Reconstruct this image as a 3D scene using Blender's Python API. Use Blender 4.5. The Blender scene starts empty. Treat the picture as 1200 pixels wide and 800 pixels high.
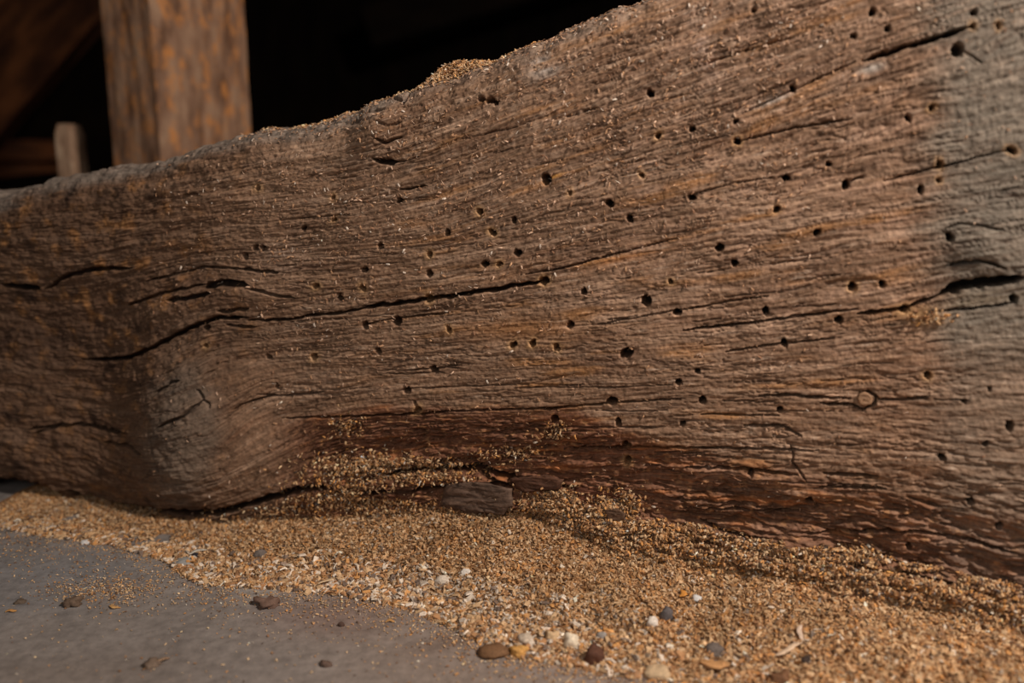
import bpy, math, random
import numpy as np
from mathutils import Vector, Matrix, Euler

# ------------------------------------------------------------------ camera, world, light, exposure
SC = bpy.context.scene
CAM_H, PITCH, FPX = 0.25, math.radians(10.0), 933.0
cam_d = bpy.data.cameras.new('camera')
cam = bpy.data.objects.new('camera', cam_d)
SC.collection.objects.link(cam)
cam.location = (0, 0, CAM_H)
cam.rotation_euler = (math.radians(90) - PITCH, 0, 0)
cam_d.sensor_width = 36.0
cam_d.lens = 36.0 * FPX / 1200.0
cam_d.clip_start = 0.01
cam_d.dof.use_dof = True
cam_d.dof.focus_distance = 0.52
cam_d.dof.aperture_fstop = 3.0
cam_d.dof.aperture_blades = 7
SC.camera = cam

world = bpy.data.worlds.new('world'); SC.world = world
world.use_nodes = True
world.node_tree.nodes['Background'].inputs[0].default_value = (0.75, 0.85, 1.0, 1)
world.node_tree.nodes['Background'].inputs[1].default_value = 0.012

def area(name, loc, target, size, power, col):
    l = bpy.data.lights.new(name, 'AREA'); l.shape = 'DISK'; l.size = size
    l.energy = power; l.color = col
    o = bpy.data.objects.new(name, l); SC.collection.objects.link(o)
    o.location = loc
    o.rotation_euler = (Vector(target) - Vector(loc)).to_track_quat('-Z', 'Y').to_euler()
    return o
area('work_lamp', (0.60, 0.00, 0.86), (0.10, 0.50, 0.12), 0.09, 12.0, (1.0, 0.91, 0.83))
area('soft_fill', (-0.35, -0.75, 0.75), (0.0, 0.55, 0.1), 0.9, 3.7, (1.0, 0.97, 0.95))

SC.view_settings.view_transform = 'Standard'
SC.view_settings.look = 'None'
SC.view_settings.gamma = 1.0
SC.view_settings.exposure = 0.0
SC.cycles.max_bounces = 6

# ------------------------------------------------------------------ helpers
rng = np.random.RandomState(7)
random.seed(7)
FW = np.array([0, math.cos(PITCH), -math.sin(PITCH)])
UP = np.array([0, math.sin(PITCH), math.cos(PITCH)])
CP = np.array([0, 0, CAM_H])

def ray(x, y):
    x = np.asarray(x, float); y = np.asarray(y, float)
    d = FW[None, :] * FPX + np.stack([x - 600, 0 * x, 0 * x], -1).reshape(-1, 3) + UP[None, :] * (400 - y).reshape(-1, 1)
    return d
def project(P):
    q = P - CP
    z = q @ FW
    z = np.where(z < 1e-3, 1e-3, z)
    return 600 + FPX * q[..., 0] / z, 400 - FPX * (q @ UP) / z
def on_floor(x, y, z=0.0):
    d = ray(np.atleast_1d(x), np.atleast_1d(y))
    k = (z - CAM_H) / d[:, 2]
    return CP + d * k[:, None]

_perm = np.random.RandomState(3).permutation(4096)
_gx = np.cos(np.linspace(0, 2 * np.pi, 4096, endpoint=False)).astype(np.float32)
_gy = np.sin(np.linspace(0, 2 * np.pi, 4096, endpoint=False)).astype(np.float32)
def perlin(x, y, seed=0):
    x = np.asarray(x, np.float32) + seed * 17.31; y = np.asarray(y, np.float32) + seed * 9.77
    xi = np.floor(x).astype(np.int32); yi = np.floor(y).astype(np.int32)
    xf = x - xi; yf = y - yi
    u = xf * xf * xf * (xf * (xf * 6 - 15) + 10); v = yf * yf * yf * (yf * (yf * 6 - 15) + 10)
    def g(ix, iy, dx, dy):
        h = _perm[(_perm[ix & 4095] + iy) & 4095]
        return _gx[h] * dx + _gy[h] * dy
    a = g(xi, yi, xf, yf); b = g(xi + 1, yi, xf - 1, yf)
    c = g(xi, yi + 1, xf, yf - 1); d = g(xi + 1, yi + 1, xf - 1, yf - 1)
    return (a + u * (b - a) + v * ((c + u * (d - c)) - (a + u * (b - a)))) * 1.5
def fbm(x, y, seed=0, oct=4, gain=0.5, lac=2.0):
    s = 0; a = 1; t = 0
    for k in range(oct):
        s = s + a * perlin(x * lac ** k, y * lac ** k, seed + k * 5); t += a; a *= gain
    return s / t
def sstep(a, b, x):
    t = np.clip((x - a) / (b - a), 0, 1)
    return t * t * (3 - 2 * t)
def lin(r, g, b):
    c = np.array([r, g, b], float) / 255
    return np.where(c <= 0.04045, c / 12.92, ((c + 0.055) / 1.055) ** 2.4)
def cinterp(x, xs, ys):                        # smooth (cubic Hermite) interpolation
    xs = np.array(xs, float); ys = np.array(ys, float)
    m = np.gradient(ys, xs)
    x = np.clip(x, xs[0], xs[-1]); i = np.clip(np.searchsorted(xs, x) - 1, 0, len(xs) - 2)
    h = xs[i + 1] - xs[i]; t = (x - xs[i]) / h
    return ((2*t**3 - 3*t**2 + 1) * ys[i] + (t**3 - 2*t**2 + t) * h * m[i] + (-2*t**3 + 3*t**2) * ys[i+1] + (t**3 - t**2) * h * m[i+1])

def tag(o, label=None, cat=None, group=None, kind=None):
    if label: o['label'] = label
    if cat: o['category'] = cat
    if group: o['group'] = group
    if kind: o['kind'] = kind
    return o
def empty(name, loc=(0, 0, 0)):
    o = bpy.data.objects.new(name, None); SC.collection.objects.link(o); o.location = loc
    o.empty_display_size = 0.02
    return o
def mesh_np(name, V, F, mat, parent=None, smooth=True, col=None, extra=None):
    """V (n,3), F (m,k) -> object"""
    me = bpy.data.meshes.new(name)
    V = np.asarray(V, np.float32); F = np.asarray(F, np.int32)
    k = F.shape[1]
    me.vertices.add(len(V)); me.vertices.foreach_set('co', V.ravel())
    me.loops.add(F.size); me.loops.foreach_set('vertex_index', F.ravel())
    me.polygons.add(len(F))
    me.polygons.foreach_set('loop_start', np.arange(0, F.size, k, dtype=np.int32))
    try: me.polygons.foreach_set('loop_total', np.full(len(F), k, np.int32))
    except Exception: pass
    me.update(calc_edges=True)
    me.polygons.foreach_set('use_smooth', np.full(len(F), smooth, bool))
    if col is not None:
        a = me.color_attributes.new('tint', 'FLOAT_COLOR', 'POINT')
        c = np.ones((len(V), 4), np.float32); c[:, :3] = col
        a.data.foreach_set('color', c.ravel())
    for nm, arr in (extra or {}).items():
        a = me.attributes.new(nm, 'FLOAT_VECTOR', 'POINT')
        a.data.foreach_set('vector', np.asarray(arr, np.float32).ravel())
    me.materials.append(mat)
    me.update()
    o = bpy.data.objects.new(name, me); SC.collection.objects.link(o)
    if parent: o.parent = parent
    return o
def grid_faces(nu, nv):
    i = np.arange(nu - 1)[:, None]; j = np.arange(nv - 1)[None, :]
    a = i * nv + j
    return np.stack([a, a + nv, a + nv + 1, a + 1], -1).reshape(-1, 4)

# ------------------------------------------------------------------ materials
def new_mat(name, rough=0.85, spec=0.25):
    m = bpy.data.materials.new(name); m.use_nodes = True
    nt = m.node_tree; b = nt.nodes['Principled BSDF']
    b.inputs['Roughness'].default_value = rough
    b.inputs['Specular IOR Level'].default_value = spec
    return m, nt, b
def N(nt, t, **kw):
    n = nt.nodes.new(t)
    for k, v in kw.items(): setattr(n, k, v)
    return n
def mixrgb(nt, mode, fac, a, b):
    n = N(nt, 'ShaderNodeMix', data_type='RGBA', blend_type=mode)
    for sock, v in ((n.inputs[0], fac), (n.inputs[6], a), (n.inputs[7], b)):
        if isinstance(v, (int, float)): sock.default_value = v
        elif isinstance(v, (tuple, list)): sock.default_value = (*v, 1) if len(v) == 3 else v
        else: nt.links.new(v, sock)
    return n.outputs[2]
def ramp(nt, src, stops):
    r = N(nt, 'ShaderNodeValToRGB'); e = r.color_ramp.elements
    while len(e) < len(stops): e.new(0.5)
    for k, (p, c) in enumerate(stops):
        e[k].position = p; e[k].color = (*c, 1) if not isinstance(c, (int, float)) else (c, c, c, 1)
    nt.links.new(src, r.inputs[0]); return r.outputs[0]

def beam_material():
    m, nt, b = new_mat('weathered_oak', 0.78, 0.28)
    at = N(nt, 'ShaderNodeAttribute', attribute_name='tint')
    gr = N(nt, 'ShaderNodeAttribute', attribute_name='grain')
    mp = N(nt, 'ShaderNodeMapping'); mp.inputs['Scale'].default_value = (70, 900, 1)
    nt.links.new(gr.outputs['Vector'], mp.inputs[0])
    n1 = N(nt, 'ShaderNodeTexNoise'); n1.inputs['Scale'].default_value = 1; n1.inputs['Detail'].default_value = 4; n1.inputs['Roughness'].default_value = 0.65
    nt.links.new(mp.outputs[0], n1.inputs['Vector'])
    f = ramp(nt, n1.outputs[0], [(0.28, 0.62), (0.5, 1.0), (0.75, 1.32)])
    c = mixrgb(nt, 'MULTIPLY', 1.0, at.outputs['Color'], f)
    n2 = N(nt, 'ShaderNodeTexNoise'); n2.inputs['Scale'].default_value = 420; n2.inputs['Detail'].default_value = 3
    tc = N(nt, 'ShaderNodeTexCoord'); nt.links.new(tc.outputs['Object'], n2.inputs['Vector'])
    f2 = ramp(nt, n2.outputs[0], [(0.3, 0.8), (0.5, 1.0), (0.72, 1.22)])
    c = mixrgb(nt, 'MULTIPLY', 1.0, c, f2)
    nt.links.new(c, b.inputs['Base Color'])
    ad = N(nt, 'ShaderNodeMath', operation='ADD')
    nt.links.new(n1.outputs[0], ad.inputs[0]); nt.links.new(n2.outputs[0], ad.inputs[1])
    bp = N(nt, 'ShaderNodeBump'); bp.inputs['Strength'].default_value = 0.55; bp.inputs['Distance'].default_value = 0.0008
    nt.links.new(ad.outputs[0], bp.inputs['Height']); nt.links.new(bp.outputs[0], b.inputs['Normal'])
    return m
def tint_material(name, rough=0.8, spec=0.3):
    m, nt, b = new_mat(name, rough, spec)
    at = N(nt, 'ShaderNodeAttribute', attribute_name='tint')
    tc = N(nt, 'ShaderNodeTexCoord')
    n2 = N(nt, 'ShaderNodeTexNoise'); n2.inputs['Scale'].default_value = 700; n2.inputs['Detail'].default_value = 3
    nt.links.new(tc.outputs['Object'], n2.inputs['Vector'])
    f2 = ramp(nt, n2.outputs[0], [(0.3, 0.78), (0.5, 1.0), (0.72, 1.2)])
    nt.links.new(mixrgb(nt, 'MULTIPLY', 1.0, at.outputs['Color'], f2), b.inputs['Base Color'])
    bp = N(nt, 'ShaderNodeBump'); bp.inputs['Strength'].default_value = 0.4; bp.inputs['Distance'].default_value = 0.0006
    nt.links.new(n2.outputs[0], bp.inputs['Height']); nt.links.new(bp.outputs[0], b.inputs['Normal'])
    return m
def timber_material(name, c1, c2, c3, scale=1.0, orange=None):
    m, nt, b = new_mat(name, 0.85, 0.2)
    tc = N(nt, 'ShaderNodeTexCoord')
    mp = N(nt, 'ShaderNodeMapping'); mp.inputs['Scale'].default_value = (60 * scale, 60 * scale, 20 * scale)
    nt.links.new(tc.outputs['Object'], mp.inputs[0])
    n = N(nt, 'ShaderNodeTexNoise'); n.inputs['Scale'].default_value = 1; n.inputs['Detail'].default_value = 6
    nt.links.new(mp.outputs[0], n.inputs['Vector'])
    c = ramp(nt, n.outputs[0], [(0.34, c1), (0.5, c2), (0.66, c3)])
    if orange:
        mp2 = N(nt, 'ShaderNodeMapping'); mp2.inputs['Scale'].default_value = (70, 70, 40)
        nt.links.new(tc.outputs['Object'], mp2.inputs[0])
        n3 = N(nt, 'ShaderNodeTexNoise'); n3.inputs['Scale'].default_value = 1; n3.inputs['Detail'].default_value = 5; n3.inputs['Roughness'].default_value = 0.65
        nt.links.new(mp2.outputs[0], n3.inputs['Vector'])
        k = ramp(nt, n3.outputs[0], [(0.5, 0.0), (0.66, 0.9)])
        c = mixrgb(nt, 'MIX', k, c, orange)
    nt.links.new(c, b.inputs['Base Color'])
    bp = N(nt, 'ShaderNodeBump'); bp.inputs['Strength'].default_value = 0.6; bp.inputs['Distance'].default_value = 0.003
    nt.links.new(n.outputs[0], bp.inputs['Height']); nt.links.new(bp.outputs[0], b.inputs['Normal'])
    return m

M_BEAM = beam_material()
M_FRASS = tint_material('frass_grain', 0.72, 0.35)
M_CHIP = tint_material('chip', 0.8, 0.25)
M_POST = timber_material('post_wood', lin(110, 78, 58), lin(146, 110, 86), lin(170, 134, 106), 1.0, orange=tuple(lin(204, 134, 74)))
M_STUB = timber_material('stake_wood', lin(140, 108, 84), lin(176, 140, 112), lin(200, 168, 138), 1.5)
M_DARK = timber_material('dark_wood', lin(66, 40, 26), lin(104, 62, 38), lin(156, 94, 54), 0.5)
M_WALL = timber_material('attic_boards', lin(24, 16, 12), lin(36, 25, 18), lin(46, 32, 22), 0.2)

# ------------------------------------------------------------------ the beam's frame of reference
A = on_floor(0, 580)[0]; B = on_floor(1200, 760)[0]
UDIR = (B - A); ULEN = np.linalg.norm(UDIR); UDIR = UDIR / ULEN
NDIR = np.array([UDIR[1], -UDIR[0], 0.0])        # towards the camera side
if NDIR[1] > 0: NDIR = -NDIR
ZDIR = np.array([0, 0, 1.0])
def px_plane(x, y, off=0.0):                      # photo point -> (u, z) on the beam's face plane pushed out by off
    d = ray(np.atleast_1d(x), np.atleast_1d(y))
    k = ((A + NDIR * off - CP) @ NDIR) / (d @ NDIR)
    P = CP + d * k[:, None]
    return (P - A) @ UDIR, P[:, 2]
def P_of(u, z, n):
    return A + np.multiply.outer(u, UDIR) + np.multiply.outer(z, ZDIR) + np.multiply.outer(n, NDIR)

# crest height along the beam (from the silhouette)
crx = [0, 60, 110, 170, 240, 290, 340, 380, 415, 450, 480, 520, 560, 610, 650, 700, 745, 900, 1050, 1200]
cry = [226, 210, 198, 190, 170, 153, 148, 140, 130, 115, 103, 90, 76, 55, 40, 18, 0, -55, -95, -110]
cu, cz = px_plane(crx, cry, -0.018)
def crest(u):
    e = np.concatenate([[cu[0] - 0.6], cu, [cu[-1] + 0.5]]); z = np.concatenate([[cz[0] - 0.02], cz, [cz[-1] + 0.01]])
    return np.interp(u, e, z)

GX = [0, 100, 150, 200, 250, 300, 400, 500, 640, 800, 900, 1000, 1110, 1200]
GUIDES = np.array([
 [225, 200, 192, 180, 168, 155, 137,  98,  45, -20, -58, -95, -130, -160],
 [272, 262, 256, 248, 242, 235, 222, 195, 140,  83,  52,  22,  -12,  -40],
 [318, 318, 308, 296, 288, 285, 277, 262, 215, 163, 128,  80,   42,   12],
 [345, 343, 330, 312, 305, 308, 303, 297, 270, 240, 222, 205,  186,  170],
 [418, 421, 418, 398, 374, 374, 363, 350, 328, 300, 286, 272,  257,  245],
 [460, 468, 470, 455, 430, 418, 408, 402, 395, 385, 375, 362,  342,  328],
 [500, 512, 530, 530, 515, 478, 462, 455, 447, 440, 436, 432,  428,  425],
 [530, 548, 565, 570, 558, 530, 488, 481, 477, 468, 466, 470,  472,  475],
 [562, 580, 590, 594, 592, 578, 543, 532, 525, 523, 526, 532,  541,  552],
 [600, 606, 610, 614, 614, 604, 590, 590, 600, 615, 627, 640,  662,  685],
 [660, 666, 670, 674, 674, 664, 650, 650, 660, 680, 695, 715,  745,  770]], float)
GREF = GUIDES[:, 8].copy()
def grain_t(px, py):                              # which growth layer passes through a point, in metres across the grain
    sh = px.shape; px = px.ravel(); py = py.ravel()
    g = np.stack([cinterp(px, GX, r) for r in GUIDES], 0)
    g = np.maximum.accumulate(g + np.arange(len(g))[:, None] * 0.5, 0)
    out = np.full(px.shape, np.nan)
    lo = py < g[0]
    out = np.where(lo, GREF[0] - (g[0] - py), out)
    for k in range(len(g) - 1):
        m = (py >= g[k]) & (py < g[k + 1])
        f = (py - g[k]) / (g[k + 1] - g[k])
        out = np.where(m, GREF[k] + f * (GREF[k + 1] - GREF[k]), out)
    hi = py >= g[-1]
    out = np.where(hi, GREF[-1] + py - g[-1], out)
    return (out * 0.00057).reshape(sh)

# ------------------------------------------------------------------ traced features (photo pixels)
# holes: x, y, radius px
HOLES = [(1122,58,9),(1141,15,5),(1140,30,4),(1170,30,4),(1186,176,6),(1092,126,4.5),(1064,138,5),(1101,192,5),(1100,211,3.5),(1079,222,5),
 (991,216,6),(921,208,5),(910,245,4.5),(929,104,4.5),(862,142,3.5),(864,165,5),(811,151,4.5),(811,231,4.5),(762,109,5),(771,159,4),
 (883,12,3.5),(1022,14,5),(1040,33,4),(1000,42,4),(971,192,4),(957,272,4.5),(843,290,5.5),(861,308,4.5),(999,336,6),(1034,333,5),(897,364,4.5),
 (919,402,5),(983,375,5.5),(1060,362,6),(1113,278,6),(1188,350,6),(1087,440,5),(817,435,4),(823,469,5),(795,448,4.5),(914,480,4),
 (1104,536,5),(948,586,5),(1138,588,5.5),(1183,499,6),(1160,456,3),(1172,617,5),(640,210,7),(668,226,3),(562,248,4.5),(602,258,4),(577,272,4.5),
 (524,272,4),(468,235,4),(503,298,4),(503,320,4.5),(568,309,4.5),(585,309,3.5),(606,296,5),(446,288,4.5),(427,316,4.5),(425,337,4.5),
 (637,329,6),(714,238,5),(738,256,4.5),(502,350,5),(503,350,5),(465,376,6),(428,381,5),(526,386,4),(443,411,4),(601,404,4.5),(624,402,4.5),
 (652,407,4.5),(668,381,5),(684,341,4.5),(757,352,7),(793,366,5),(734,414,7.5),(508,433,5),(477,457,5),(489,480,4.5),(717,470,6.5),
 (724,495,5),(650,491,5.5),(734,521,5),(735,540,4.5),(302,220,3.5),(390,231,3),(356,267,3.5),(299,290,4),(308,290,4),(287,300,4),(391,257,3),
 (370,335,4),(398,348,4.5),(242,384,4),(315,418,4),(368,418,4.5),(325,453,4),(455,290,0),(1010,137,0),(1146,365,0),(240,405,3),(800,497,4),
 (574,117,5),(564,116,4),(581,120,4),(752,205,3),(786,330,3),(880,555,4),(1130,470,3.5),(1155,520,4),(1065,640,4)]
# cracks: polyline, half width px, depth m
CRACKS = [
 ([(95,421),(150,420),(185,404),(215,388),(250,373),(290,372)], 2.6, .010),
 ([(290,375),(330,375),(365,370),(400,366),(425,361),(460,356),(500,351)], 1.7, .007),
 ([(420,361),(470,354),(510,349),(560,342),(600,335),(640,329)], 2.4, .010),
 ([(610,322),(660,314),(700,303),(740,293),(800,277)], 1.0, .004),
 ([(425,381),(455,374),(500,369),(530,366)], 1.0, .004),
 ([(0,333),(30,336),(48,339)], 3.0, .008), ([(52,338),(80,322),(110,315),(155,314)], 2.4, .007),
 ([(150,358),(185,345),(215,338),(240,333)], 1.8, .005),([(238,337),(260,332),(290,334)], 4.2, .009), ([(290,338),(320,345),(345,350)], 1.8, .004),
 ([(195,352),(225,348),(245,343)], 3.0, .006),([(170,330),(200,322),(240,312),(290,316)],1.6,.004),([(280,315),(325,320)],2.0,.005),
 ([(255,365),(290,362)],2.5,.004),([(265,381),(300,383)],2,.004),
 ([(870,133),(930,104),(1010,69)], 1.2, .004), ([(1010,70),(1060,55),(1100,44),(1135,32)], 3.0, .012), ([(800,84),(870,60),(935,42)], 1.0, .004),
 ([(1128,60),(1140,66),(1150,74)],1.1,.003),
 ([(862,166),(930,150),(1000,138)], 1.4, .004), ([(800,232),(830,222),(862,214),(918,206)], .8, .003), ([(436,160),(450,167),(472,160)],1.6,.004), ([(460,112),(472,119),(480,108)],2.0,.004), ([(438,140),(452,147),(470,143)],1.2,.003),
 ([(1035,212),(1100,196),(1180,176)], 1.3, .004),([(1000,210),(1010,208),(990,215)],1.5,.003),
 ([(800,363),(860,352),(900,347)], 1.0,.004),
 ([(800,387),(870,379),(930,371),(1005,362)], 1.5, .006), ([(1005,368),(1060,361),(1085,352),(1105,344)], 2.2, .008),
 ([(1100,345),(1120,337),(1150,331),(1200,326)], 5.5, .016), ([(1105,364),(1150,360),(1190,355)],1.5,.004),
 ([(1110,310),(1150,305),(1180,315)],2.0,.005),([(1108,268),(1125,262),(1150,264),(1178,271)],1.4,.003),
 ([(850,412),(919,402),(980,397)], 1.2, .004), ([(700,380),(800,362)],1.0,.003),
 ([(890,463),(930,463),(965,466),(1000,468)], 1.6, .005), ([(960,473),(1000,475),(1012,480),(1025,474),(1028,466),(1018,459),(1005,461)], 1.7, .005), ([(1028,469),(1060,468),(1090,465)], 1.4, .004),
 ([(870,499),(920,499),(940,512)], 1.6, .004),([(820,485),(915,487)],1.0,.003),
 ([(926,522),(930,533),(928,541),(936,552),(945,563)], 1.1, .003), ([(800,548),(870,549),(935,557)], 1.6, .005), ([(965,554),(1030,558)], 1.8, .005),([(960,570),(1040,573)],1.6,.004),
 ([(470,487),(520,482),(580,480),(640,479),(720,472),(800,467)], 1.1, .005), ([(300,462),(340,464),(380,459)],1.0,.003),([(262,492),(280,475),(310,465),(375,460)], 1.2, .004),
 ([(330,490),(400,488),(520,484)], 1.3, .005), ([(485,470),(490,484)],1.8,.004),
 ([(660,526),(740,524),(900,526),(960,528)], 1.3, .005), ([(480,433),(508,432),(540,427)],0.9,.003),([(480,455),(620,450)],0.8,.002),
 ([(180,463),(200,448),(210,446)], 1.6, .004), ([(230,456),(238,468),(245,478)], 1.8, .004), ([(238,468),(222,480),(212,490),(185,500)], 1.8, .004),
 ([(435,185),(450,190),(465,189)], 3.0, .007), ([(465,190),(490,184)], 1.2, .003), ([(468,222),(500,217)], 1.4, .004),
 ([(350,256),(380,253),(410,251)], 1.0, .003), ([(662,137),(700,126)],1.0,.003),
 ([(30,503),(80,498),(100,500)],2,.005), ([(40,508),(75,497),(90,497),(150,508)], 2.2, .005), ([(120,517),(150,522),(165,533)], 2.0, .005),
 ([(760,640),(800,634),(850,640),(900,645)], 1.6, .005),([(940,625),(1000,623),(1070,622),(1130,632),(1200,650)], 1.5, .006),
 ([(820,610),(850,625),(890,632)],2.5,.008),([(980,660),(1060,672),(1130,690),(1200,708)], 2.2, .008),
 ([(440,556),(500,550),(560,548),(600,560),(625,575)], 3.5, .010), ([(560,552),(600,574)],3,.008),
 ([(640,568),(690,574),(735,585)], 2.0, .006), ([(425,578),(480,575),(560,567),(600,566)],2.5,.008),
 ([(-20,566),(30,574),(72,586)], 9.0, .020), ([(78,574),(108,588),(160,598)], 3.5, .014), ([(155,425),(165,455),(172,500),(180,540),(188,562)], 1.0, .002),  # first two: grooves cut and blackened as the shaded gap under the far end
 ([(190,598),(225,602),(260,600),(300,588),(345,575),(400,570)], 4.0, .014),([(90,580),(130,592),(190,600)],4,.012),
 ([(800,594),(870,597),(940,600)],1.2,.004),([(700,455),(800,450)],0.8,.002),([(530,165),(600,150),(660,128)],0.8,.002),
]
rc = np.random.RandomState(11)
for k in range(80):                              # fine checks that follow the grain
    x0 = rc.uniform(300, 1180); y0 = rc.uniform(100, 600)
    L = rc.uniform(20, 90) * (1.3 if y0 > 440 else 1)
    sl = np.interp(y0, [60, 250, 400, 470, 530, 620], [-.30, -.16, -.08, 0.0, .02, .10]) * (1 if x0 > 500 else .6)
    pts = [(x0 + L * q, y0 + sl * L * q + rc.uniform(-1, 1)) for q in (0, .33, .66, 1)]
    CRACKS.append((pts, rc.uniform(.35, .8), rc.uniform(.001, .0025)))

def seg_dist(px, py, pts):
    best = np.full(px.shape, 1e9); along = np.zeros(px.shape)
    tot = sum(math.hypot(pts[i+1][0]-pts[i][0], pts[i+1][1]-pts[i][1]) for i in range(len(pts)-1)); acc = 0
    for (x0, y0), (x1, y1) in zip(pts[:-1], pts[1:]):
        dx, dy = x1 - x0, y1 - y0; L2 = dx*dx + dy*dy + 1e-9
        t = np.clip(((px - x0) * dx + (py - y0) * dy) / L2, 0, 1)
        d = np.hypot(px - x0 - t * dx, py - y0 - t * dy)
        al = (acc + t * math.sqrt(L2)) / tot
        along = np.where(d < best, al, along); best = np.minimum(best, d); acc += math.sqrt(L2)
    return best, along
def blob(px, py, x, y, rx, ry, rot=0.0):
    c, s = math.cos(rot), math.sin(rot)
    dx, dy = px - x, py - y
    a = (dx * c + dy * s) / rx; b = (-dx * s + dy * c) / ry
    return np.exp(-(a * a + b * b))

# ------------------------------------------------------------------ large form of the beam's face
def rot_top(px):                                   # upper limit of the rotted foot of the face
    return np.interp(px, [300, 450, 660, 800, 1000, 1200], [500, 484, 484, 530, 575, 610])
def pile_top(px):
    return np.interp(px, tpx, tpy)
tpx = [-60, 0, 100, 200, 300, 400, 500, 640, 700, 800, 900, 1000, 1100, 1200, 1320]
tpy = [598, 600, 610, 616, 612, 612, 614, 626, 640, 660, 678, 692, 712, 735, 760]
def macro(u, z, px, py):
    n = 0.004 * fbm(u * 7, z * 9, 21, 3)
    n = n + 0.017 * blob(px, py, 225, 500, 75, 95) + 0.007 * (1 - sstep(180, 340, px)) * sstep(380, 520, py)            # burr around the knot
    n = n - 0.012 * blob(px, py, 110, 470, 70, 120)
    n = n + 0.006 * blob(px, py, 60, 300, 80, 50)
    n = n - 0.006 * blob(px, py, 330, 470, 60, 60)
    n = n + 0.008 * blob(px, py, 250, 350, 90, 22, -0.25)
    n = n + 0.006 * blob(px, py, 440, 150, 26, 45, 0.3)
    n = n + 0.005 * blob(px, py, 1150, 290, 45, 30)
    rot = sstep(340, 470, px) * sstep(-8, 70, py - rot_top(px))           # rotted foot of the face
    n = n - 0.010 * rot * (1 - .5 * sstep(750, 950, px))
    dp = py - pile_top(px)
    n = n + sstep(620, 720, px) * sstep(-48, -14, dp) * (0.011 + 0.006 * fbm(u * 45, z * 60, 24, 3))   # crumbling ledge above the heap
    n = n + blob(px, py, 450, 566, 100, 26) * (0.007 + .005 * fbm(u * 60, z * 90, 25, 3))
    low = 1 - sstep(340, 430, px)                              # rounded underside at the far end
    n = n - low * 0.012 * np.clip((0.045 - z) / 0.045, 0, 1) ** 2
    return n

# ------------------------------------------------------------------ build the beam's high detail face + top
NU, NF, NT, NB = 1240, 540, 60, 14
pxs = np.linspace(-14, 1214, NU)
uc = px_plane(pxs, np.full(NU, 430.0))[0]
ext_l = uc[0] - np.concatenate([[.45, .36, .28, .21, .17], np.linspace(.14, .0022, 60)]); ext_r = uc[-1] + np.concatenate([np.linspace(.0018, .11, 60), [.13, .16, .2, .25, .3]])
U1 = np.concatenate([ext_l, uc, ext_r]); NUU = len(U1)
top = crest(U1) + 0.0025 * perlin(U1 * 60, U1 * 0, 4) + 0.002 * perlin(U1 * 22, U1 * 0, 5)
RAD = 0.030 + 0.006 * perlin(U1 * 9, U1 * 0, 6)
THICK = 0.20
zb = 0.004 + 0 * U1
# parameter q: 0..1 front face, 1..2 rounding, 2..3 flat top, 3..4 back face
q = np.concatenate([np.linspace(0, 1, NF, endpoint=False), np.linspace(1, 2, NT, endpoint=False), np.linspace(2, 3, NB * 2, endpoint=False), np.linspace(3, 4, NB)])
NQ = len(q); Q = np.broadcast_to(q, (NUU, NQ))
U = np.broadcast_to(U1[:, None], (NUU, NQ)); T = top[:, None]; R = RAD[:, None]
fq = np.clip(Q, 0, 1); aq = np.clip(Q - 1, 0, 1) * (math.pi / 2); tq = np.clip(Q - 2, 0, 1); bq = np.clip(Q - 3, 0, 1)
Z = zb[:, None] + fq * (T - R - zb[:, None]) + np.sin(aq) * R - bq * (T - zb[:, None]) + 0.006 * np.sin(tq * math.pi)
Nn = -(1 - np.cos(aq)) * R - tq * (THICK - R)
front = (Q < 1.98)
P0 = P_of(U, Z, Nn)
px0, py0 = project(P0)
MAC = np.where(Q <= 2, macro(U, Z, px0, py0), macro(U, Z, px0, py0) * np.clip(3 - Q, 0, 1))
Nn = Nn + MAC
# lift of the underside at the far end
P1 = P_of(U, Z, Nn)
PX, PY = project(P1)
ARC = Z + np.clip(Q - 1, 0, 1) * 0.02 + tq * THICK + bq * .3
GT = grain_t(PX, np.where(Q <= 1.9, PY, -1e3))
topcont = grain_t(PX[:, NF + NT - 8][:, None], PY[:, NF + NT - 8][:, None]) - (ARC - ARC[:, NF + NT - 8][:, None])
GT = np.where(np.arange(NQ)[None, :] >= NF + NT - 8, topcont, GT)
GS = U.copy()
vis = sstep(-260, -120, PX) * (1 - sstep(1480, 1620, PX)) * (Q < 1.98)

wx = GT + 0.0016 * fbm(U * 26, Z * 40, 31, 3)
rotm = np.clip(sstep(-6, 22, PY - rot_top(PX) + 14 * perlin(U * 25, Z * 5, 8)) * sstep(330, 430, PX) + .30 * sstep(470, 520, PY) * sstep(600, 760, PX), 0, 1)
leftm = 1 - sstep(170, 420, PX)
fine = 0.00085 * fbm(GS * 55, wx * 520, 41, 3, 0.6)
fine += 0.0006 * fbm(GS * 22, wx * 240, 45, 2)
fine += 0.0006 * fbm(GS * 9, wx * 90, 47, 3)
wool = fbm(U * 260, wx * 420, 51, 3, 0.6)
fine += 0.00060 * wool                         # woolly surface
fis = np.maximum(1 - np.abs(fbm(GS * 16, wx * 170, 55, 2)) * 2.0, 1 - np.abs(fbm(GS * 34, wx * 300, 56, 2)) * 1.9)                          # shallow drying checks
gate = sstep(0.0, 0.5, fbm(U * 14, wx * 60, 58, 2) + 0.25)
fiss = sstep(0.80, 1.0, fis) * gate
fine -= 0.0014 * fiss * (0.6 + rotm)
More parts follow.
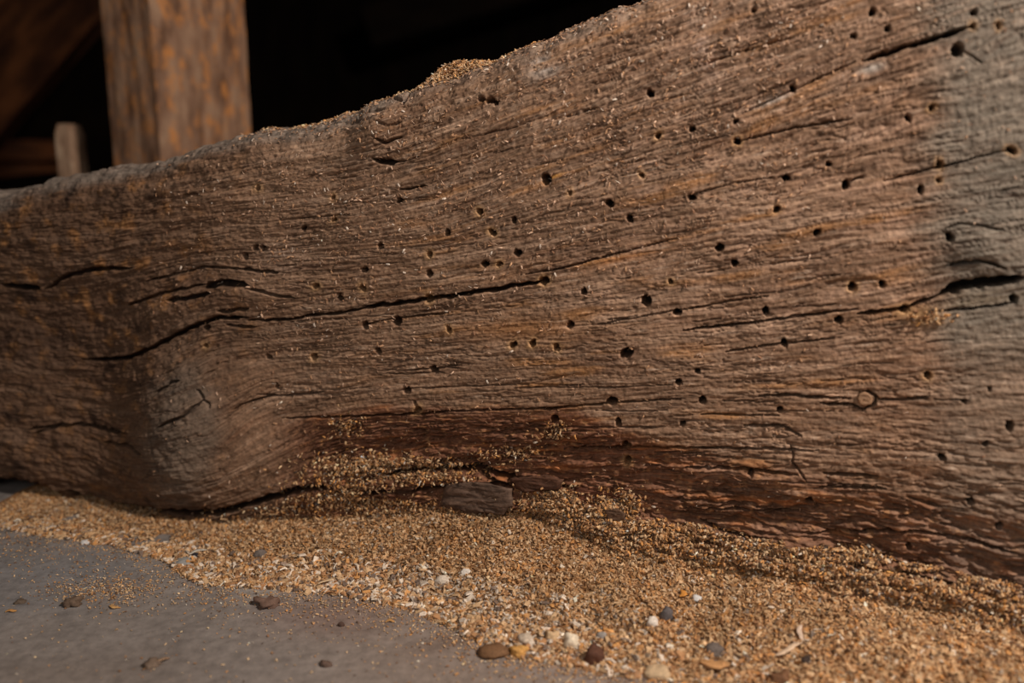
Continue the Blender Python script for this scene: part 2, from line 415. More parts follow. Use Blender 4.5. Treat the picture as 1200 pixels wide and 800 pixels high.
# rotted, terraced lower part
tr = fbm(GS * 13, wx * 95, 61, 4) * 0.5 + 0.5
st = tr * 7; sf = st - np.floor(st); terr = (np.floor(st) + sstep(0.0, 0.35, sf)) / 7
fine += rotm * (0.012 * (terr - 0.55) + 0.0022 * fbm(U * 90, wx * 260, 66, 3))
fine += rotm * (0.0016 * fbm(U * 150, wx * 520, 67, 3, .65) - 0.0022 * sstep(.72, 1, 1 - np.abs(fbm(GS * 30, wx * 190, 68, 3)) * 2))
tl = fbm(U * 30, wx * 110, 69, 4)
fine += leftm * 0.0028 * tl + leftm * 0.0012 * fbm(U * 120, Z * 160, 71, 3)
cell = fbm(GS * 40, wx * 200, 75, 3)
fine += 0.0012 * sstep(0.15, 0.5, cell) * (0.25 + leftm)
up_rag = sstep(90, 0, PY - cinterp(PX, crx, cry)) * (PX < 900)
fine += up_rag * 0.0012 * fbm(U * 170, wx * 260, 77, 3)

dark = np.zeros_like(fine)                                                 # shade inside holes and cracks, painted into the colour
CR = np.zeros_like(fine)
wpx = PX + 1.4 * perlin(U * 110, Z * 110, 81); wpy = PY + 1.6 * perlin(U * 140, Z * 90, 82)
colx = PX[:, 300]; COLMIN = PX[:, :NF + NT].min(1); COLMAX = PX[:, :NF + NT].max(1)
def cols(x0, x1):
    k = np.where((COLMAX > x0) & (COLMIN < x1))[0]
    return slice(k[0], k[-1] + 1) if len(k) else slice(0, 0)
for pts, hw, dep in CRACKS:
    xs = [p[0] for p in pts]; ys = [p[1] for p in pts]
    c = cols(min(xs) - 12, max(xs) + 12); wb = min(1.0, hw / 2.2)
    rowsel = (PY[c].min(0) < max(ys) + 14) & (PY[c].max(0) > min(ys) - 14) & (q < 1.95)
    r = np.where(rowsel)[0]
    if len(r) == 0 or c.stop <= c.start: continue
    r = slice(r[0], r[-1] + 1)
    X, Y = PX[c, r] + (wpx - PX)[c, r] * wb, PY[c, r] + (wpy - PY)[c, r] * wb
    d, al = seg_dist(X, Y, pts)
    w = hw * np.clip(np.minimum(al, 1 - al) * 6 + 0.25, 0, 1) * (1 + 0.45 * perlin(X * .11, Y * .11, 91))
    w = np.maximum(w, 0.35)
    k = 1 - sstep(0.55, 1.25, d / w)
    CR[c, r] = np.maximum(CR[c, r], k * dep)
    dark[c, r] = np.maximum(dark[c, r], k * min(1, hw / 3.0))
halo = np.zeros_like(fine)
for (hx, hy, hr) in HOLES:
    if hr <= 0: continue
    hr = hr * 0.9
    c = cols(hx - 14, hx + 14)
    rowsel = (PY[c].min(0) < hy + 14) & (PY[c].max(0) > hy - 14) & (q < 1.95)
    r = np.where(rowsel)[0]
    if len(r) == 0: continue
    r = slice(r[0], r[-1] + 1)
    X, Y = PX[c, r] + 1.3 * perlin(PX[c, r] * .25, PY[c, r] * .25, int(hx)), PY[c, r] + 1.3 * perlin(PX[c, r] * .25, PY[c, r] * .25, int(hy))
    ang = (hx * 7 + hy * 3) % 3.14; el = 1 + 0.18 * math.sin(hx)
    dx, dy = X - hx, Y - hy
    a = dx * math.cos(ang) + dy * math.sin(ang); b = -dx * math.sin(ang) + dy * math.cos(ang)
    d = np.hypot(a * el, b / el)
    k = 1 - sstep(hr * 0.72, hr * 1.12, d)
    CR[c, r] = np.maximum(CR[c, r], k * 0.011 * min(1.3, hr / 4))
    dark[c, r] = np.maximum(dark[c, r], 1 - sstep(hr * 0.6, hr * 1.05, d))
    halo[c, r] = np.maximum(halo[c, r], np.exp(-((d - hr * 1.2) / 3.0) ** 2) * ((hx * 13 + hy) % 3 == 0))
fine += sstep(620, 720, PX) * sstep(-44, -22, PY - pile_top(PX)) * 0.0036 * fbm(U * 110, wx * 200, 128, 4)
fine = fine * vis
CR = CR * vis
NF_ = Nn + (fine - CR) * np.where(Q < 1, 1, np.cos(aq))
ZF = Z + (fine - CR) * np.where((Q >= 1) & (Q < 2), np.sin(aq), 0)
ZF = ZF + np.where(Q > 2, 0.002 * fbm(U * 40, Nn * 80, 88, 3), 0)
ZF = np.maximum(ZF, 0.002)
PF = P_of(U, ZF, NF_)

# ---- colour of the wood itself
c_mid = lin(143, 110, 85); c_light = lin(196, 160, 132); c_dark = lin(98, 66, 46); c_red = lin(122, 76, 52)
c_och = lin(182, 124, 68); c_grey = lin(124, 116, 103); c_black = lin(30, 20, 15)
def mixc(c, k, tgt):
    return c * (1 - k[..., None]) + np.asarray(tgt) * k[..., None]
s1 = fbm(GS * 10, wx * 130, 101, 4); s2 = fbm(GS * 30, wx * 420, 105, 3)
s3 = fbm(U * 9, Z * 12, 111, 3)
col = np.broadcast_to(c_mid, PX.shape + (3,)).copy()
col = mixc(col, sstep(0.0, 0.55, s1) * 0.6, c_light)
col = mixc(col, sstep(0.0, 0.55, -s1) * 0.65, c_dark)
col = mixc(col, sstep(0.1, 0.5, fbm(GS * 14, wx * 100, 115, 3)) * (0.55 * sstep(350, 600, PX) * (1 - sstep(1020, 1120, PX))), c_och)
col = mixc(col, sstep(.15, .6, wool) * .5, lin(205, 166, 134))
col = mixc(col, sstep(.15, .6, -wool) * .5, c_dark)
col = col * (1 + 0.52 * s2 + 0.22 * s3)[..., None]
pale = sstep(.22, .6, fbm(GS * 45, wx * 520, 141, 3, .6)) * sstep(-.35, .35, fbm(U * 18, wx * 50, 143, 3)) * sstep(250, 420, PX)
col = mixc(col, pale * .75, lin(222, 192, 166))
thin = sstep(.25, .6, fbm(GS * 38, wx * 560, 145, 3, .6)) * sstep(200, 400, PX)
col = mixc(col, thin * .55, lin(76, 50, 36))
upr = sstep(560, 800, PX) * (1 - sstep(330, 520, PY))
col = mixc(col, upr * sstep(-.1, .6, fbm(U * 50, wx * 150, 117, 4)) * .6, lin(200, 160, 132))
# ochre streaks by the long check, pale rim of one hole
col = mixc(col, 0.6 * blob(PX, PY, 690, 306, 95, 9, -0.2) * sstep(-.3, .3, s1), lin(190, 116, 48))
col = mixc(col, 0.9 * blob(PX, PY, 650, 208, 10, 9) * sstep(-.3, .2, s2), lin(206, 146, 74))
col = mixc(col, 0.5 * blob(PX, PY, 615, 385, 70, 12), lin(176, 116, 60))
col = mixc(col, 0.8 * blob(PX, PY, 1085, 372, 22, 10), lin(196, 150, 96))
col = mixc(col, 0.8 * blob(PX, PY, 1150, 350, 50, 9, -.15) * sstep(-.2, .2, s2), lin(180, 144, 96))
# rusty dark rotted band
band = sstep(-14, 4, PY - rot_top(PX) + 8 * perlin(U * 30, Z * 8, 121) + 6 * s1) * sstep(300, 380, PX)
bfade = 1 - 0.5 * sstep(700, 900, PX) * (1 - .5 * sstep(580, 660, PY))
col = mixc(col, band * 0.85 * bfade, c_red * (1.0 + 0.6 * s1[..., None] + .3 * s2[..., None]))
col = mixc(col, band * sstep(0.15, 0.55, fbm(GS * 25, wx * 160, 123, 3)) * 0.8, lin(184, 116, 68))
col = mixc(col, band * sstep(0.15, 0.5, fbm(U * 150, wx * 380, 124, 3)) * 0.7, lin(196, 142, 96))
ledge = sstep(620, 720, PX) * sstep(-44, -22, PY - pile_top(PX) + 10 * s1)
col = mixc(col, ledge * .8, lin(140, 98, 66) * (1 + .7 * wool[..., None]))
# far end darkened, partly as painted light falloff, and its mottling
lf = 1 - sstep(120, 360, PX + 40 * s3)
col = mixc(col, lf * 0.7, lin(92, 64, 45))
col = mixc(col, lf * sstep(0.05, 0.5, fbm(U * 60, Z * 70, 125, 4)) * 0.75 * (1 - sstep(380, 470, PY)*.5), lin(176, 122, 72))
col = mixc(col, lf * sstep(0.1, 0.5, fbm(U * 40, Z * 50, 127, 4)) * 0.7, lin(46, 30, 22))
# smooth grey face of the knot
kn = blob(PX, PY, 214, 503, 50, 92, 0.08); kn = sstep(0.22, 0.75, kn + .12 * tl)
col = mixc(col, kn * .75, lin(122, 104, 88)); col = mixc(col, .8*kn * sstep(.1, .5, s1), lin(100, 84, 72))
col = mixc(col, 0.6 * blob(PX, PY, 60, 400, 70, 30), lin(70, 50, 38))
# grey weathered end of the face (right) and grey top
rg = sstep(1060, 1130, PX + 34 * s1 + 16 * perlin(U * 20, Z * 30, 131)) * (1 - 0.6 * sstep(370, 470, PY)); rg = np.clip(rg, 0, 1)
col = mixc(col, rg * .78, c_grey * (1 + .25 * s1[..., None]))
dtop = PY - cinterp(PX, crx, cry)
gtop = np.clip(1 - sstep(8, 26, dtop + 12 * s3 + 8 * tl), 0, 1) * (1 - sstep(700, 800, PX)) * (0.9 - 0.45 * sstep(380, 600, PX))
gtop = np.where(Q > 1.7, np.maximum(gtop, 0.8), gtop)
col = mixc(col, gtop, lin(136, 121, 108) * (1 + .5 * tl[..., None]))
# pale dusty bloom of chewed wood near the crest
dust = sstep(0.05, 0.5, fbm(U * 70, wx * 170, 135, 4)) * (1 - sstep(90, 240, dtop)) * sstep(300, 480, PX)
col = mixc(col, dust * 0.45, lin(196, 164, 138))
col = mixc(col, 0.7 * blob(PX, PY, 635, 78, 20, 14) * sstep(-.2, .3, tl), lin(205, 190, 176))
col = mixc(col, 0.7 * blob(PX, PY, 825, 60, 12, 40, -.3) * sstep(-.2, .3, s2), lin(214, 180, 160))
col = mixc(col, 0.7 * blob(PX, PY, 905, 118, 22, 4, -.35), lin(205, 190, 176)); col = mixc(col, 0.8 * blob(PX, PY, 1022, 80, 13, 4, -.3), lin(214, 200, 186))
col = mixc(col, 0.5 * blob(PX, PY, 330, 300, 30, 22) * sstep(-.2, .3, s2), lin(176, 152, 134))
col = mixc(col, fiss * 0.55, c_dark * .6)
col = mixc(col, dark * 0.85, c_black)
col = mixc(col, np.clip(halo, 0, 1) * .45, lin(206, 160, 110))
col = np.clip(col * .92, 0.004, 0.9)

beam = empty('timber_beam', tuple(A + UDIR * 0.35 - NDIR * 0.1))
tag(beam, 'long rough weathered oak beam full of beetle holes and drying cracks', 'beam', kind='thing')
grain = np.stack([GS, wx, Z * 0], -1)
def child_at(o, parent):
    o.parent = parent; o.matrix_parent_inverse = Matrix.Translation(-parent.location); return o
F = grid_faces(NUU, NQ)[:, ::-1]
body = mesh_np('beam_body', PF.reshape(-1, 3), F, M_BEAM, None, True, col.reshape(-1, 3), {'grain': grain.reshape(-1, 3)})
# make sure the faces look outwards
_me = body.data
_c = _me.polygons[(NUU // 2) * (NQ - 1) + 200]
if np.dot(np.array(_c.normal), NDIR) < 0: _me.flip_normals()
child_at(body, beam)
for s, i in (('end', 0), ('end', NUU - 1)):       # sawn ends, outside the picture
    ring = PF[i]; cen = ring.mean(0)
    V = np.vstack([ring, cen[None]]); n = len(ring)
    Fe = np.array([[k, (k + 1) % n, n] for k in range(n)])
    child_at(mesh_np('sawn_end', V, Fe, M_BEAM, None, False, np.tile(lin(130, 98, 74), (n + 1, 1))), beam)
# nominal front surface lookup for things that sit on the face
def face_point(x, y, lift=0.0):
    """world position and normal of the beam's face seen at photo point x, y"""
    i = int(np.clip(np.searchsorted(colx, x), 1, NUU - 2))
    for _ in range(4):
        j = int(np.argmin(np.abs(PY[i, :NF + NT - 5] - y)))
        i2 = int(np.clip(np.searchsorted(PX[:, j], x), 1, NUU - 2))
        if i2 == i: break
        i = i2
    j = max(1, min(j, NF + NT - 3))
    a = P1[i + 1, j] - P1[i - 1, j]; b = P1[i, j + 1] - P1[i, j - 1]
    n = np.cross(a, b); n /= np.linalg.norm(n)
    if n @ NDIR < 0: n = -n
    return PF[i, j] + n * lift, n, i, j

# ------------------------------------------------------------------ small pieces: templates and scatter
def make_templates():
    T = []
    r = np.random.RandomState(5)
    for k in range(5):                             # curled flakes
        L, W, H = 1.0, r.uniform(.35, .6), r.uniform(.10, .18)
        xs = np.array([-.5, 0, .5]) * L; bend = r.uniform(.12, .3)
        V = []
        for x in xs:
            w = W * (1 - 1.1 * x * x) * .5; zc = bend * (1 - 4 * x * x) - bend / 2
            V += [(x, -w, zc - H/2 + r.uniform(-.04,.04)), (x + r.uniform(-.08,.08), w, zc - H/2), (x, w * .8, zc + H/2), (x, -w * .9, zc + H/2 + r.uniform(-.04,.04))]
        V = np.array(V)
        F = []
        for s in (0, 4):
            for e in range(4):
                a, b = s + e, s + (e + 1) % 4
                F += [(a, b, b + 4), (a, b + 4, a + 4)]
        F += [(0, 2, 1), (0, 3, 2), (8, 9, 10), (8, 10, 11)]
        T.append((V, np.array(F)))
    ph = (1 + 5 ** .5) / 2
    ico = np.array([(-1,ph,0),(1,ph,0),(-1,-ph,0),(1,-ph,0),(0,-1,ph),(0,1,ph),(0,-1,-ph),(0,1,-ph),(ph,0,-1),(ph,0,1),(-ph,0,-1),(-ph,0,1)]) / 1.9 / 2
    fi = np.array([(0,11,5),(0,5,1),(0,1,7),(0,7,10),(0,10,11),(1,5,9),(5,11,4),(11,10,2),(10,7,6),(7,1,8),(3,9,4),(3,4,2),(3,2,6),(3,6,8),(3,8,9),(4,9,5),(2,4,11),(6,2,10),(8,6,7),(9,8,1)])
    for k in range(3):                             # pellets
        V = ico * r.uniform(.75, 1.2, ico.shape) * np.array([1, r.uniform(.5, .8), r.uniform(.4, .6)])
        T.append((V, fi))
    V = np.array([(-.5,-.06,0),(-.5,.06,0),(-.5,0,.1),(.05,-.05,.05),(.05,.06,.05),(.05,0,.15),(.5,-.03,-.02),(.5,.03,-.02),(.5,0,.05)])
    F = []
    for s in (0, 3):
        for e in range(3):
            a, b = s + e, s + (e + 1) % 3; F += [(a, b, b + 3), (a, b + 3, a + 3)]
    F += [(0,2,1),(6,7,8)]
    T.append((V, np.array(F)))                     # 8: splinter
    for k in range(3):                             # 9..11: bent wedges, 8 vertices
        V = np.array([(x, y, z) for x in (-.5, .5) for y in (-.5, .5) for z in (-.5, .5)]) * np.array([1, r.uniform(.28, .5), r.uniform(.12, .24)])
        V = V + r.normal(0, .09, V.shape); V[:, 2] += V[:, 0] * V[:, 1] * r.uniform(-1, 1)
        T.append((V, np.array([(0,1,3),(0,3,2),(4,6,7),(4,7,5),(0,4,5),(0,5,1),(2,3,7),(2,7,6),(0,2,6),(0,6,4),(1,5,7),(1,7,3)])))
    return T
TPL = make_templates()
def rotmats(n, r, nrm=None, tilt=0.5):
    """random rotations whose own z stays near nrm"""
    if nrm is None: nrm = np.tile([0, 0, 1.0], (n, 1))
    z = nrm + r.normal(0, tilt, (n, 3)); z /= np.linalg.norm(z, axis=1)[:, None]
    h = r.normal(0, 1, (n, 3)); x = np.cross(h, z); x /= np.linalg.norm(x, axis=1)[:, None]
    y = np.cross(z, x)
    return np.stack([x, y, z], -1)
def scatter(name, pos, nrm, size, colr, r, kinds, mat, tilt=0.5, parent=None, smooth=False):
    n = len(pos); pick = r.choice(kinds, n)
    Vs, Fs, Cs = [], [], []; base = 0
    Rm = rotmats(n, r, nrm, tilt)
    for k in set(pick.tolist()):
        V, F = TPL[k]; idx = np.where(pick == k)[0]
        W = np.einsum('nij,vj->nvi', Rm[idx], V) * size[idx, None, None] + pos[idx, None, :]
        nv = len(V)
        Fs.append((F[None] + (np.arange(len(idx)) * nv)[:, None, None] + base).reshape(-1, 3))
        Vs.append(W.reshape(-1, 3)); Cs.append(np.repeat(colr[idx], nv, 0)); base += nv * len(idx)
    return mesh_np(name, np.vstack(Vs), np.vstack(Fs), mat, parent, smooth, np.vstack(Cs))
def palette(n, r, cols_, w, jit=.18):
    c = np.array(cols_)[r.choice(len(cols_), n, p=np.array(w) / sum(w))]
    return np.clip(c * (1 + r.normal(0, jit, (n, 1))), .005, .9)
FR_C = [lin(208, 166, 120), lin(222, 186, 144), lin(186, 138, 93), lin(140, 98, 64), lin(212, 150, 86), lin(232, 214, 192), lin(92, 70, 54), lin(132,122,114)]
FR_W = [30, 20, 22, 14, 10, 4, 5, 1]

# ------------------------------------------------------------------ floor
def floor_mesh():
    xs = np.concatenate([[-3.2, -2.2, -1.6, -1.2], np.linspace(-.95, .95, 420), [1.2, 1.8, 2.5]])
    ys = np.concatenate([[-1.6, -.8, -.2], np.linspace(.12, .75, 240), [.9, 1.2, 1.8, 2.6, 4.2]])
    X, Y = np.meshgrid(xs, ys, indexing='ij')
    Zf = 0.0008 * fbm(X * 14, Y * 14, 201, 3) + 0.00025 * fbm(X * 90, Y * 90, 205, 3)
    px, py = project(np.stack([X, Y, Zf], -1))
    inside = (Y > .1) & (Y < .9)
    n1 = fbm(X * 4, Y * 6, 211, 4); n2 = fbm(X * 30, Y * 45, 214, 4)
    c = np.broadcast_to(lin(138, 128, 121), X.shape + (3,)).copy()
    c = mixc(c, sstep(0, .6, n1) * .5, lin(132, 131, 133))
    c = mixc(c, sstep(0, .6, -n1) * .4, lin(124, 110, 100))
    c = c * (1 + .26 * n2 + .22 * fbm(X * 90, Y * 130, 217, 3))[..., None]
    w = inside.astype(float)
    warm = sstep(240, 560, px) * w
    c = mixc(c, warm * .5, lin(144, 121, 104))
    c = mixc(c, w * .3 * blob(px, py, 385, 722, 70, 22), lin(128, 82, 66))
    c = mixc(c, w * .35 * blob(px, py, 90, 660, 90, 25), lin(128, 130, 134))
    c = mixc(c, w * .5 * blob(px, py, 540, 748, 60, 9, -.25), lin(98, 72, 54))
    c = mixc(c, w * .5 * sstep(0, .5, n2) * blob(px, py, 280, 695, 50, 7), lin(186, 180, 172))
    c = mixc(c, w * .3 * blob(px, py, 60, 790, 130, 22), lin(110, 92, 76))
    return mesh_np('floor', np.stack([X, Y, Zf], -1).reshape(-1, 3), grid_faces(len(xs), len(ys)), FLOOR_M, None, True, c.reshape(-1, 3))
def floor_material():
    m, nt, b = new_mat('dusty_concrete', 0.6, 0.35)
    at = N(nt, 'ShaderNodeAttribute', attribute_name='tint')
    tc = N(nt, 'ShaderNodeTexCoord')
    n = N(nt, 'ShaderNodeTexNoise'); n.inputs['Scale'].default_value = 160; n.inputs['Detail'].default_value = 6; n.inputs['Roughness'].default_value = .65
    nt.links.new(tc.outputs['Object'], n.inputs['Vector'])
    f = ramp(nt, n.outputs[0], [(.3, .74), (.5, 1.0), (.72, 1.24)])
    n3 = N(nt, 'ShaderNodeTexNoise'); n3.inputs['Scale'].default_value = 900; n3.inputs['Detail'].default_value = 2
    nt.links.new(tc.outputs['Object'], n3.inputs['Vector'])
    sp = ramp(nt, n3.outputs[0], [(.66, 0.0), (.72, .5)])
    c = mixrgb(nt, 'MULTIPLY', 1.0, at.outputs['Color'], f)
    c = mixrgb(nt, 'MIX', sp, c, tuple(lin(186, 162, 136)))
    nt.links.new(c, b.inputs['Base Color'])
    bp = N(nt, 'ShaderNodeBump'); bp.inputs['Strength'].default_value = .5; bp.inputs['Distance'].default_value = .0008
    nt.links.new(n.outputs[0], bp.inputs['Height']); nt.links.new(bp.outputs[0], b.inputs['Normal'])
    return m
FLOOR_M = floor_material()
tag(floor_mesh(), 'bare grey dusty concrete floor in front of the beam', 'floor', kind='structure')

# ------------------------------------------------------------------ pile of frass along the foot of the beam
ftx = [-60, 0, 60, 130, 190, 230, 330, 400, 480, 540, 600, 700, 800, 900, 1000, 1200, 1320]
fty = [612, 618, 630, 640, 656, 684, 692, 697, 714, 742, 768, 788, 808, 835, 870, 935, 975]
fp = on_floor(ftx, fty)
fu = (fp - A) @ UDIR; fd = (fp - A) @ NDIR
tu, tz = px_plane(tpx, tpy, 0.002)
def pile_h(u, d):
    D = np.interp(u, fu, fd) * (1 + .16 * fbm(u * 26, u * 0, 301, 4, .65)) ; H = np.maximum(np.interp(u, tu, tz), 0.003)
    f = 1 - d / D
    h = H * np.clip(f, 0, 1.6) ** 1.15
    h = h + np.clip(f, 0, 1) ** .4 * (0.0022 * fbm(u * 40, d * 40, 305, 3) + .004 * fbm(u * 12, d * 14, 307, 2)) * np.clip(f * 5, 0, 1)
    return np.where(f > 0, np.maximum(h, 0), -0.004)
ug = np.concatenate([np.linspace(fu[0], max(fu[-1], tu[-1]) + .1, 420)]); dg = np.linspace(-0.035, 0.30, 130)
UG, DG = np.meshgrid(ug, dg, indexing='ij')
HG = pile_h(UG, DG) - 0.0012
PG = P_of(UG, HG, DG)
m_ground = tint_material('frass_powder', .95, .1)
cg = np.broadcast_to(lin(150, 108, 70), HG.shape + (3,)) * (1 + .25 * fbm(UG * 200, DG * 200, 309, 3))[..., None]
keepf = grid_faces(len(ug), len(dg))
hf = HG.ravel()[keepf].max(1) > -0.003
mound = mesh_np('frass_powder', PG.reshape(-1, 3), keepf[hf], m_ground, None, True, cg.reshape(-1, 3))
heap = empty('frass_heap', tuple(A + UDIR * .45 + NDIR * .05))
tag(heap, 'long heap of tan beetle frass and wood crumbs along the foot of the beam', 'frass', kind='stuff')
child_at(mound, heap); mound['kind'] = 'stuff'
r = np.random.RandomState(21)
def sample_pile(n, spread=1.0, power=1.0):
    us = np.interp(r.uniform(0, 1, n), np.linspace(0, 1, 12), np.linspace(fu[0] + .01, max(fu[-1], tu[-1]) , 12))
    D = np.interp(us, fu, fd)
    d = -0.034 + (D + .034) * r.uniform(0, 1, n) ** power * spread
    w = (D / D.max())
    return us, d, r.uniform(0, 1, n) < np.clip(w * 1.0 + .12, 0, 1)
us, ds, k = sample_pile(230000)
us, ds = us[k], ds[k]
hs = pile_h(us, ds)
ok = hs > 0
us, ds, hs = us[ok], ds[ok], hs[ok]
pos = P_of(us, hs + r.uniform(-.0012, .0012, len(us)), ds)
ppx, ppy = project(pos)
ok = (ppx > -60) & (ppx < 1420) & (ppy < 850 + .2 * np.maximum(ppx - 1000, 0))
pos = pos[ok]; us = us[ok]; ds = ds[ok]; ppx = ppx[ok]; ppy = ppy[ok]
if len(pos) > 76000: s_ = r.permutation(len(pos))[:76000]; pos, us, ds, ppx, ppy = pos[s_], us[s_], ds[s_], ppx[s_], ppy[s_]
n = len(pos)
edge = ds / np.interp(us, fu, fd)
size = (0.0019 + 0.0024 * r.uniform(0, 1, n) ** 2.5) * (1 + 0.5 * sstep(.55, 1, edge))
cc = palette(n, r, FR_C, FR_W, .15)
cc = cc * .82 + .18 * lin(196, 150, 104)
size = size * (1 + .35 * sstep(700, 1150, ppx))
pale = (edge > .5) & (r.uniform(0, 1, n) < .28 * np.exp(-((ppx - 520) / 170) ** 2))
cc[pale] = lin(206, 188, 168) * (1 + r.normal(0, .12, (pale.sum(), 1)))
cc *= .86 * (1 + .22 * fbm(us * 30, ds * 30, 333, 2))[:, None]
o = scatter('frass_crumbs', pos, None, size, np.clip(cc, .005, .85), r, [0, 1, 9, 10, 11, 9, 10, 11, 5, 8], M_FRASS, .9)
o['kind'] = 'stuff'; child_at(o, heap)

# flat pale flakes that have slid to the heap's edge
nfk = 3800
us2 = np.interp(r.uniform(0, 1, nfk), [0, 1], [fu[1], fu[-2]]); D2 = np.interp(us2, fu, fd)
d2 = D2 * np.clip(1 - np.abs(r.normal(0, .2, nfk)), .05, 1.0)
P2 = P_of(us2, np.maximum(pile_h(us2, d2), 0) + .0009, d2); q2, _ = project(P2)
kp = r.uniform(0, 1, nfk) < .25 + .75 * np.exp(-((q2 - 460) / 200) ** 2); P2 = P2[kp]
o = scatter('frass_flakes', P2, None, r.uniform(.0035, .0075, len(P2)), palette(len(P2), r, [lin(226, 206, 184), lin(206, 168, 126), lin(178, 130, 88), lin(214, 154, 92), lin(120, 100, 86)], [5, 6, 5, 1.5, 3], .15), r, [0, 1, 2, 3, 4], M_FRASS, .45)
o['kind'] = 'stuff'; child_at(o, heap)

# stray crumbs on the bare floor
n = 4200
sx = r.uniform(-10, 860, n); sy = np.interp(sx, ftx, fty) + r.exponential(16, n) - 4
n2_ = 900; sx = np.concatenate([sx, r.normal(125, 38, n2_), r.uniform(0, 700, 500)]); sy = np.concatenate([sy, r.normal(690, 10, n2_), r.uniform(640, 800, 500)])
ps = on_floor(sx, sy, .0006); keep = (sy < 830)
ps = ps[keep]; n = len(ps)
o = scatter('scattered_crumbs', ps, None, .0009 + .0012 * r.uniform(0, 1, n) ** 2, palette(n, r, FR_C, FR_W, .2), r, [0, 1, 2, 3, 5, 6, 7, 8], M_FRASS, .3)
tag(o, 'thin scatter of fine tan crumbs on the bare grey floor beyond the heap', 'crumbs', kind='stuff')

# ------------------------------------------------------------------ crumbs and fibres clinging to the beam
def on_face(xs, ys, lift=0.0):
    P_, N_ = [], []
    for x, y in zip(xs, ys):
        p, nn, i, j = face_point(x, y, lift); P_.append(p); N_.append(nn)
    return np.array(P_), np.array(N_)
cx, cy, cs = [], [], []
def cling(n, xf, yf, smin, smax):
    x = xf(n); y = yf(x, n); cx.extend(x); cy.extend(y); cs.extend(r.uniform(smin, smax, n))
def patch(n, x0, y0, rx, ry, rot=0, a=.0014, b=.0032):
    g = r.normal(0, .5, (n, 2)); c_, s_ = math.cos(rot), math.sin(rot)
    cx.extend(x0 + g[:, 0] * rx * c_ - g[:, 1] * ry * s_); cy.extend(y0 + g[:, 0] * rx * s_ + g[:, 1] * ry * c_); cs.extend(r.uniform(a, b, n))
patch(1500, 440, 548, 75, 18, .0); patch(900, 500, 552, 65, 12, 0); patch(1000, 400, 580, 60, 22, 0); patch(700, 470, 594, 70, 10); patch(300, 560, 602, 50, 5)
patch(1500, 655, 600, 50, 22, .2); patch(500, 655, 580, 22, 10, 0); patch(900, 722, 590, 28, 16, 0); nb = 15000; bx = r.uniform(640, 1215, nb); by = pile_top(bx) - 48 * r.uniform(0, 1, nb) ** 1.2 + 2
kb = (fbm(bx / 55, by / 14, 611, 3) + .62 - .55 * (pile_top(bx) - by) / 48) > 0; cx.extend(bx[kb]); cy.extend(by[kb]); cs.extend(r.uniform(.0016, .0034, kb.sum()))
patch(300, 1000, 650, 30, 12); patch(160, 600, 530, 40, 10); patch(120, 650, 505, 25, 14)
patch(120, 405, 500, 25, 14); patch(200, 330, 598, 40, 8); patch(150, 250, 606, 60, 6); patch(90,1090,372,24,8)
P_, N_ = on_face(cx, cy, .0006); P_ = P_ + N_ * (r.uniform(0, 1, len(P_)) ** 2 * .0035)[:, None]
n = len(P_)
o = scatter('clinging_crumbs', P_, N_ + np.array([0, 0, .3]), np.array(cs), palette(n, r, FR_C, [20, 12, 24, 20, 14, 3, 10, 1], .2) * .85, r, [0, 1, 2, 3, 4, 5, 6, 8], M_FRASS, .6)  # palette darkened to paint in the shade on the ledges
tag(o, 'tan crumbs and frayed wood caught in the rotted lower ledges of the beam face', 'frass', kind='stuff')
# fibres / lint on the face
cx, cy, cs = [], [], []
n = 22000
x = r.uniform(180, 1190, n); y = r.uniform(0, 600, n); topy = np.interp(x, crx, cry)
keep = (y > topy + 3) & (r.uniform(0, 1, n) < np.clip(1.1 - (y - topy) / 330 + .12, .12, 1) * np.where(x > 1000, .15, 1) * np.where(x < 300, .4, 1) * (.35 + .9 * (fbm(x / 60, y / 40, 444, 3) > 0)))
x, y = x[keep], y[keep]
xc = r.uniform(280, 760, 900); yc = np.interp(xc, crx, cry) + r.exponential(5, 900) - 1
x = np.concatenate([x, xc]); y = np.concatenate([y, yc])
P_, N_ = on_face(x, y, .0006); n = len(P_)
o = scatter('clinging_fibres', P_, N_, r.uniform(.0010, .0030, n) * np.where(x > 950, .8, 1), palette(n, r, [lin(200, 164, 136), lin(184, 140, 104), lin(150, 110, 82), lin(222, 202, 182)], [4, 4, 4, 1], .15), r, [8, 8, 8, 0, 2], M_FRASS, .35)
tag(o, 'fine pale wood fibres and dust stuck all over the beam face', 'fibres', kind='stuff')

# frass lying on the beam's crest
n = 2200
hx = np.concatenate([r.normal(518, 24, n), r.normal(380, 9, 120), r.uniform(300, 620, 350)])
Pc = []
ii = np.clip(np.searchsorted(colx, hx), 1, NUU - 2)
qq = np.clip(r.normal(NF + NT - 4, 7, len(hx)), NF + 20, NF + NT + 7).astype(int)
heaph = 0.010 * np.exp(-((hx - 520) / 26) ** 2)
Pc = PF[ii, qq] + np.outer(heaph * r.uniform(0, 1, len(hx)) ** .6 * np.exp(-((qq - NF - NT + 4) / 9.) ** 2), ZDIR)
o = scatter('crest_frass', Pc + np.array([0, 0, .0006]), None, r.uniform(.0014, .0030, len(hx)), palette(len(hx), r, FR_C, FR_W, .18), r, [0, 1, 2, 3, 4, 6], M_FRASS, .6)
tag(o, 'small mound of tan frass lying on the crest of the beam', 'frass', kind='stuff')

